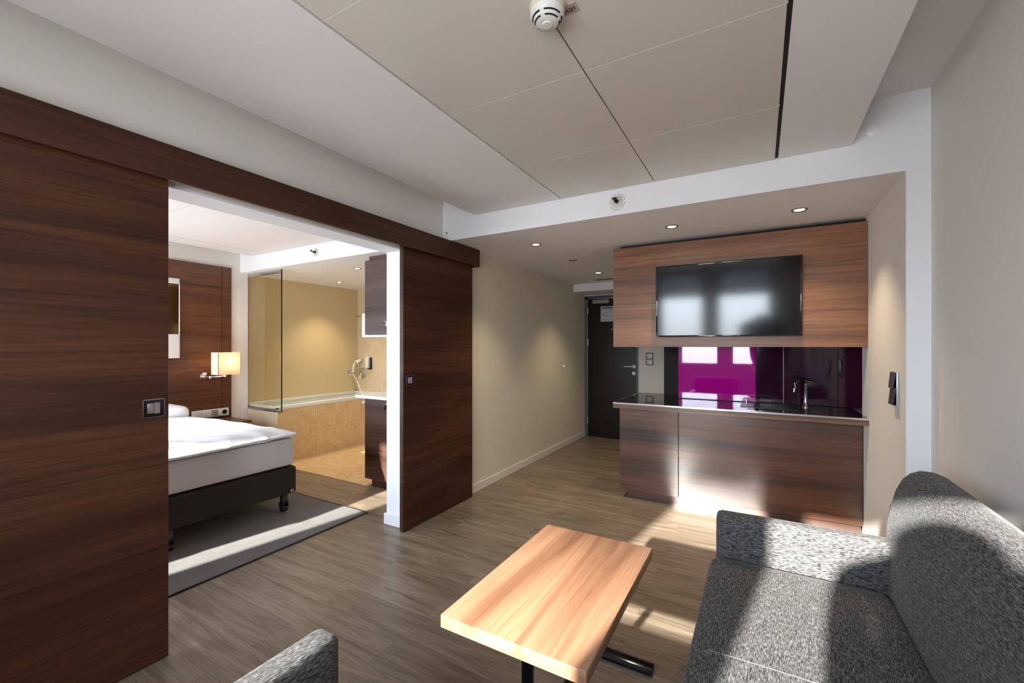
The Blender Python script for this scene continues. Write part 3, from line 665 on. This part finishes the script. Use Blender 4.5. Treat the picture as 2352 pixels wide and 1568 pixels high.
t = thing('bedroom_rug', 'grey carpet rug with dark bound edge under the foot of the bed', 'rug', (-3.6, 1.0, 0))
obj('pile', box(nb(), -4.30, -2.862, -.35, 2.522, .0, .009, .002), 'carpet', t)
b = nb(); box(b, -2.862, -2.853, -.35, 2.531, 0, .0105); box(b, -4.30, -2.862, 2.522, 2.531, 0, .0105); obj('binding', b, 'carpet_edge', t)
# headboard
t = thing('headboard', 'tall walnut headboard panel on the bedroom wall behind the lamp', 'headboard', (-5.55, 1.2, .0))
obj('main_panel', box(nb(), -5.558, -5.535, -.3, 2.718, .10, 2.345, .001, 1), 'head_wood', t)
obj('side_panel', box(nb(), -5.558, -5.535, 2.723, 2.825, .10, 2.345, .001, 1), 'head_wood', t)
t = thing('wall_mirror', 'white framed bronze mirror strip with white lower block on the headboard', 'mirror', (-5.53, 2.2, 1.27))
b = nb(); x0, x1 = -5.534, -5.518; y0, y1 = 1.98, 2.284
box(b, x0, x1, y0, y1, 2.083, 2.141, .002); box(b, x0, x1, y1 - .007, y1, 1.27, 2.14, .001); box(b, x0, x1, y0, y0 + .007, 1.27, 2.14, .001); box(b, x0, x1, y0, y1, 1.27, 1.531, .003)
obj('frame', b, 'plastic_white', t)
obj('mirror_glass', box(nb(), x0, x1 - .008, y0 + .007, y1 - .007, 1.531, 2.083), mat('bronze_mirror', srgb(118, 84, 48), .08, .85), t, smooth=False)
# wall lamp
t = thing('wall_lamp', 'lit white box shade wall lamp on a chrome arm at the headboard', 'wall lamp', (-5.53, 2.51, 1.05))
b = nb(); box(b, -5.535, -5.515, 2.482, 2.540, 1.035, 1.082, .003); cyl(b, (-5.515, 2.51, 1.055), (-5.49, 2.51, 1.055), .02); obj('wall_plate', b, 'chrome', t)
b = nb(); tube(b, [(-5.50, 2.51, 1.055), (-5.40, 2.53, 1.050), (-5.30, 2.60, 1.058), (-5.28, 2.63, 1.062)], .007, 12); cyl(b, (-5.28, 2.63, 1.05), (-5.28, 2.63, 1.085), .010); cyl(b, (-5.40, 2.53, 1.035), (-5.40, 2.53, 1.062), .012); obj('arm', b, 'chrome', t)
b = nb(); box(b, -5.49, -5.47, 2.49, 2.53, 1.075, 1.10, .003); obj('dimmer', b, 'plastic_white', t)
sh = nb(); X0, X1, Y0, Y1, Z0, Z1 = -5.35, -5.20, 2.515, 2.756, 1.080, 1.330
for a in ((X0, X1, Y0, Y0 + .004), (X0, X1, Y1 - .004, Y1), (X0, X0 + .004, Y0, Y1), (X1 - .004, X1, Y0, Y1)): box(sh, a[0], a[1], a[2], a[3], Z0, Z1)
obj('lamp_shade', sh, 'shade', t, smooth=False)
b = nb(); lathe(b, (-5.275, 2.64, 1.085), [(.012, 0), (.012, .03), (.025, .06), (.030, .085), (.024, .11), (.008, .122)], 24); obj('bulb', b, emis('warm_bulb', (1, .76, .46, 1), 4), t)
ld = bpy.data.lights.new('lamp_glow', 'POINT'); lo = bpy.data.objects.new('lamp_glow', ld); C.objects.link(lo); lo.parent = t; lo.location = Vector((-5.275, 2.64, 1.235)) - Vector(t['_o'])
ld.energy = 1.7; ld.color = (1, .80, .58); ld.shadow_soft_size = .03
# socket strip
t = thing('socket_strip', 'white strip with switches and a socket low on the headboard', 'socket', (-5.53, 2.6, .6))
obj('plate', box(nb(), -5.534, -5.522, 2.40, 2.79, .578, .668, .003), 'plastic_white', t)
for y0 in (2.425, 2.51, 2.60): obj('rocker', box(nb(), -5.524, -5.518, y0, y0 + .07, .588, .658, .002), 'plastic_white' if y0 != 2.60 else 'plastic_grey', t)
b = nb(); lathe(b, (-5.522, 2.742, .623), [(.026, 0), (.026, .001), (.02, .0015)], 28, axis=0); obj('socket_well', b, 'dark_steel', t)
# bedside table
t = thing('bedside_table', 'dark brown bedside table just behind the bed corner', 'bedside table', (-5.30, 2.56, 0))
obj('top', box(nb(), -5.53, -5.05, 2.33, 2.80, .53, .555, .002), 'head_wood', t); obj('body', box(nb(), -5.53, -5.07, 2.35, 2.78, .30, .53, .002), 'head_wood', t)
obj('drawer_front', box(nb(), -5.07, -5.052, 2.355, 2.775, .31, .52, .002), 'head_wood', t)
obj('leg_frame', box(nb(), -5.50, -5.12, 2.40, 2.73, .0, .30, .01), 'dark_steel', t)

# ================================================================== BATHROOM
t = thing('bathtub', 'white tub behind a beige marble surround in the open bathroom', 'bathtub', (-5.28, 3.9, 0))
AX = -4.93; RZ = .648
b = nb(); box(b, AX - .02, AX, 3.03, YBB, .0, RZ - .002); obj('marble_apron', b, 'marble', t, smooth=False)
b = nb(); box(b, XL + .004, AX - .02, 3.03, 3.052, .0, RZ - .03); obj('marble_end', b, 'marble_wall', t, smooth=False, label='pale marble end')
b = nb(); z0, z1 = RZ - .002, RZ + .042
box(b, AX - .09, AX + .004, 3.055, YBB, z0, z1, .006); box(b, XL + .004, XL + .06, 3.055, YBB, z0, z1, .006); box(b, XL + .004, AX, 3.055, 3.14, z0, z1 - .02, .006); box(b, XL + .004, AX, YBB - .09, YBB - .002, z0, z1, .006)
obj('rim', b, 'plastic_white', t)
b = nb(); box(b, XL + .06, AX - .09, 3.14, YBB - .09, .25, .27); box(b, XL + .04, XL + .062, 3.13, YBB - .09, .25, z0); box(b, AX - .092, AX - .08, 3.13, YBB - .09, .25, z0); box(b, XL + .05, AX - .085, 3.13, 3.145, .25, z0); box(b, XL + .05, AX - .085, YBB - .095, YBB - .085, .25, z0)
obj('basin', b, 'plastic_white', t)
jm = mat('marble_joint', srgb(176, 140, 96), .5)
for y in (3.53, 4.02, 4.42): obj('marble_joint', box(nb(), AX, AX + .0006, y, y + .002, .0, RZ - .01), jm, t, smooth=False)
t = thing('glass_screen', 'frameless glass bath screen between the bed and the tub', 'glass screen', (-5.28, 3.04, .62))
obj('glass_pane', box(nb(), -5.558 - .06, AX + .06, 3.036, 3.044, .640, 2.262), 'bath_glass', t, smooth=False)
b = nb(); box(b, -5.63, AX + .06, 3.030, 3.050, 2.262, ZS, .002); box(b, -5.638, -5.618, 3.030, 3.050, .62, 2.27, .002); box(b, -5.63, AX + .06, 3.030, 3.050, .619, .640, .002); obj('chrome_channel', b, 'steel', t)
b = nb(); box(b, AX + .058, AX + .066, 3.034, 3.046, .62, ZS); obj('dark_edge', b, 'gap_dark', t)
b = nb(); box(b, -5.64, -5.558, YB - .003, 3.029, 0, ZS - .001); struct('wall_pier_bathroom', b, 'wall')
# vanity cabinets
t = thing('vanity_cabinet', 'low walnut bathroom cabinet under a white worktop', 'cabinet', (-3.0, 3.25, 0))
obj('body', box(nb(), -3.467, -2.56, 3.058, 3.56, .068, .870), 'vanity_wood', t)
dr = obj('door', box(nb(), -3.467, -2.56, 3.040, 3.057, .068, .868, .0015, 1), 'vanity_wood', t)
obj('toe_kick', box(nb(), -3.375, -2.56, 3.050, 3.50, .0, .068), 'vanity_wood', t)
b = nb(); box(b, -3.192, -3.130, 3.028, 3.040, .776, .846, .003); hd = obj('square_pull', b, 'chrome', dr); b = nb(); box(b, -3.180, -3.142, 3.025, 3.029, .790, .832); obj('pull_recess', b, 'black_gloss', dr)
b = nb(); box(b, -3.60, -2.56, 3.03, 3.58, .872, .902, .003)
single('worktop', b, 'plastic_white', 'white worktop slab on the low walnut bathroom cabinet', 'worktop')
t = thing('upper_cabinet', 'tall upper walnut bathroom cabinet with reflected light in its grey-brown colour beside the door jamb', 'cabinet', (-3.0, 3.25, 1.5))
dr = obj('door', box(nb(), -3.467, -2.56, 3.040, 3.058, 1.519, 2.262, .0015, 1), 'upper_wood', t)
obj('body', box(nb(), -3.425, -2.56, 3.059, 3.40, 1.53, ZS), 'upper_wood', t)
b = nb(); box(b, -3.190, -3.130, 3.022, 3.040, 1.60, 1.645, .003); obj('square_pull', b, 'chrome', dr)
b = nb(); box(b, -3.535, -2.56, 3.062, 3.40, 1.492, 1.516, .002); box(b, -3.535, -3.47, 3.062, 3.40, 1.516, 1.735, .002); obj('white_shelf_box', b, 'plastic_white', t, label='white shelf box round the lower edge')
# shower fittings on the marble end wall
Y = YBB
t = thing('shower_set', 'chrome hand shower with white hose in the tub corner', 'shower', (XL, 4.66, .98))
b = nb(); lathe(b, (XL, 4.66, .985), [(.055, 0), (.055, .01), (.03, .02), (.02, .05), (.018, .06)], 28, axis=0); obj('wall_outlet', b, 'chrome', t)
b = nb(); tube(b, [(-5.58, 4.66, .985), (-5.575, 4.66, 1.06), (-5.57, 4.67, 1.12), (-5.56, 4.70, 1.155), (-5.545, 4.735, 1.165)], [.012, .014, .016, .020, .024], 14); cyl(b, (-5.55, 4.735, 1.175), (-5.53, 4.745, 1.145), .05, 24); obj('hand_shower', b, 'plastic_white', t)
b = nb(); P_ = [(-5.58, 4.66, .96), (-5.50, 4.64, .90), (-5.35, 4.56, .83), (-5.15, 4.44, .745), (-4.98, 4.33, .708), (-4.925, 4.29, .690), (-4.912, 4.285, .64)]
tube(b, P_, .007, 10); obj('hose', b, 'plastic_white', t)
t = thing('mixer_tap', 'round chrome bath mixer on the marble wall beside the hand shower', 'tap', (-5.505, Y, .975))
b = nb(); lathe(b, (-5.505, Y, .975), [(.085, 0), (.085, .01), (.06, .016), (.028, .018), (.026, .05), (.022, .055)], 40, axis=1, sgn=-1); obj('rosette', b, 'chrome', t)
b = nb(); tube(b, [(-5.505, Y - .05, .975), (-5.505, Y - .06, .93), (-5.505, Y - .065, .90)], [.010, .009, .007], 10); obj('lever', b, 'chrome', t)
t = thing('hair_dryer', 'white wall mounted hair dryer holder with dark foot on the marble wall', 'dryer', (-5.33, Y, 1.1))
obj('body', box(nb(), -5.39, -5.33, Y - .07, Y, 1.055, 1.235, .012), 'plastic_white', t); obj('dark_backing', box(nb(), -5.395, -5.305, Y - .03, Y, 1.035, 1.225, .006), 'black_plastic', t)
b = nb(); cyl(b, (-5.60, Y, 1.88), (-5.60, Y - .05, 1.88), .02); tube(b, [(-5.60, Y - .045, 1.88), (-5.52, Y - .045, 1.88)], .008, 10)
single('towel_hook', b, 'chrome', 'small chrome hook high on the marble wall left of the cabinet', 'hook')
b = nb(); lathe(b, (-4.912, 4.285, .60), [(.001, -.024), (.016, -.018), (.024, 0), (.016, .018), (.001, .024)], 20)
single('hose_knob', b, 'plastic_white', 'small white round knob on the marble tub apron below the hose', 'knob')

# ================================================================== PERSON behind the camera (seen only as a shadow and in the television)
t = thing('person', 'person in dark clothes standing at the window behind the camera', 'person', (.14, -.45, 0))
def skin(name, nodes_, edges, material, parent, sub=2):
    me = bpy.data.meshes.new(name); o_ = Vector(parent['_o'])
    me.from_pydata([Vector(p[:3]) - o_ for p in nodes_], edges, []); me.materials.append(M[material] if isinstance(material, str) else material)
    o = bpy.data.objects.new(name, me); C.objects.link(o); o.parent = parent; o['_o'] = parent['_o']
    md = o.modifiers.new('Skin', 'SKIN'); md.use_smooth_shade = True
    for i, p in enumerate(nodes_):
        sv = me.skin_vertices[0].data[i]; sv.radius = (p[3], p[4] if len(p) > 4 else p[3]); sv.use_root = (i == 0)
    sb = o.modifiers.new('Subdivision', 'SUBSURF'); sb.levels = sb.render_levels = sub; return o
cx, cy = .145, -.46
nd = [(cx, cy, .95, .19, .11), (cx, cy, 1.12, .19, .10), (cx, cy, 1.32, .20, .13), (cx, cy, 1.50, .21, .12), (cx, cy + .06, 1.58, .07), (cx, cy + .12, 1.60, .06), (cx, cy + .17, 1.60, .085, .085), (cx, cy + .19, 1.62, .075, .075)]
ed = [(0, 1), (1, 2), (2, 3), (3, 4), (4, 5), (5, 6), (6, 7)]
for sg in (-1, 1):
    k = len(nd); nd += [(cx + sg * .26, cy, 1.50, .085), (cx + sg * .235, cy - .02, 1.20, .075), (cx + sg * .20, cy + .14, 1.00, .036), (cx + sg * .20, cy + .20, .98, .030, .018)]
    ed += [(3, k), (k, k + 1), (k + 1, k + 2), (k + 2, k + 3)]
    k = len(nd); nd += [(cx + sg * .10, cy, .86, .095), (cx + sg * .12, cy + .01, .50, .062), (cx + sg * .12, cy - .01, .12, .042), (cx + sg * .13, cy + .02, .05, .040, .035), (cx + sg * .15, cy + .16, .04, .035, .028)]
    ed += [(0, k), (k, k + 1), (k + 1, k + 2), (k + 2, k + 3), (k + 3, k + 4)]
skin('body', nd, ed, mat('dark_clothing', srgb(44, 44, 50), .85), t)
b = nb(); lathe(b, (cx, cy + .165, 1.53), [(.06, -.03), (.093, .02), (.098, .07), (.085, .115), (.05, .143), (.01, .150)], 28); obj('hair', b, mat('brown_hair', srgb(70, 50, 36), .7), t)
sk = mat('skin', srgb(206, 160, 134), .55)
b = nb(); lathe(b, (cx, cy + .205, 1.53), [(.02, -.06), (.050, -.04), (.070, .0), (.073, .04), (.055, .08), (.02, .10)], 24); cyl(b, (cx, cy + .27, 1.545), (cx, cy + .292, 1.525), .008, 10, .011); obj('face', b, sk, t)
for sg in (-1, 1):
    b = nb(); hx, hy, hz = cx + sg * .20, cy + .20, .98; puff(b, hx - .040, hx + .040, hy - .01, hy + .08, hz - .014, hz + .014, .012, div=4)
    for q in range(4): fx = hx - .030 + .020 * q; ln = (.062, .072, .068, .052)[q if sg > 0 else 3 - q]; tube(b, [(fx, hy + .075, hz), (fx, hy + .075 + ln * .5, hz - .006), (fx, hy + .075 + ln * .85, hz - .026)], [.0085, .008, .006], 8)
    tube(b, [(hx - sg * .035, hy + .01, hz), (hx - sg * .058, hy + .04, hz - .004), (hx - sg * .062, hy + .07, hz - .012)], [.011, .010, .007], 8)
    obj('hand', b, sk, t)
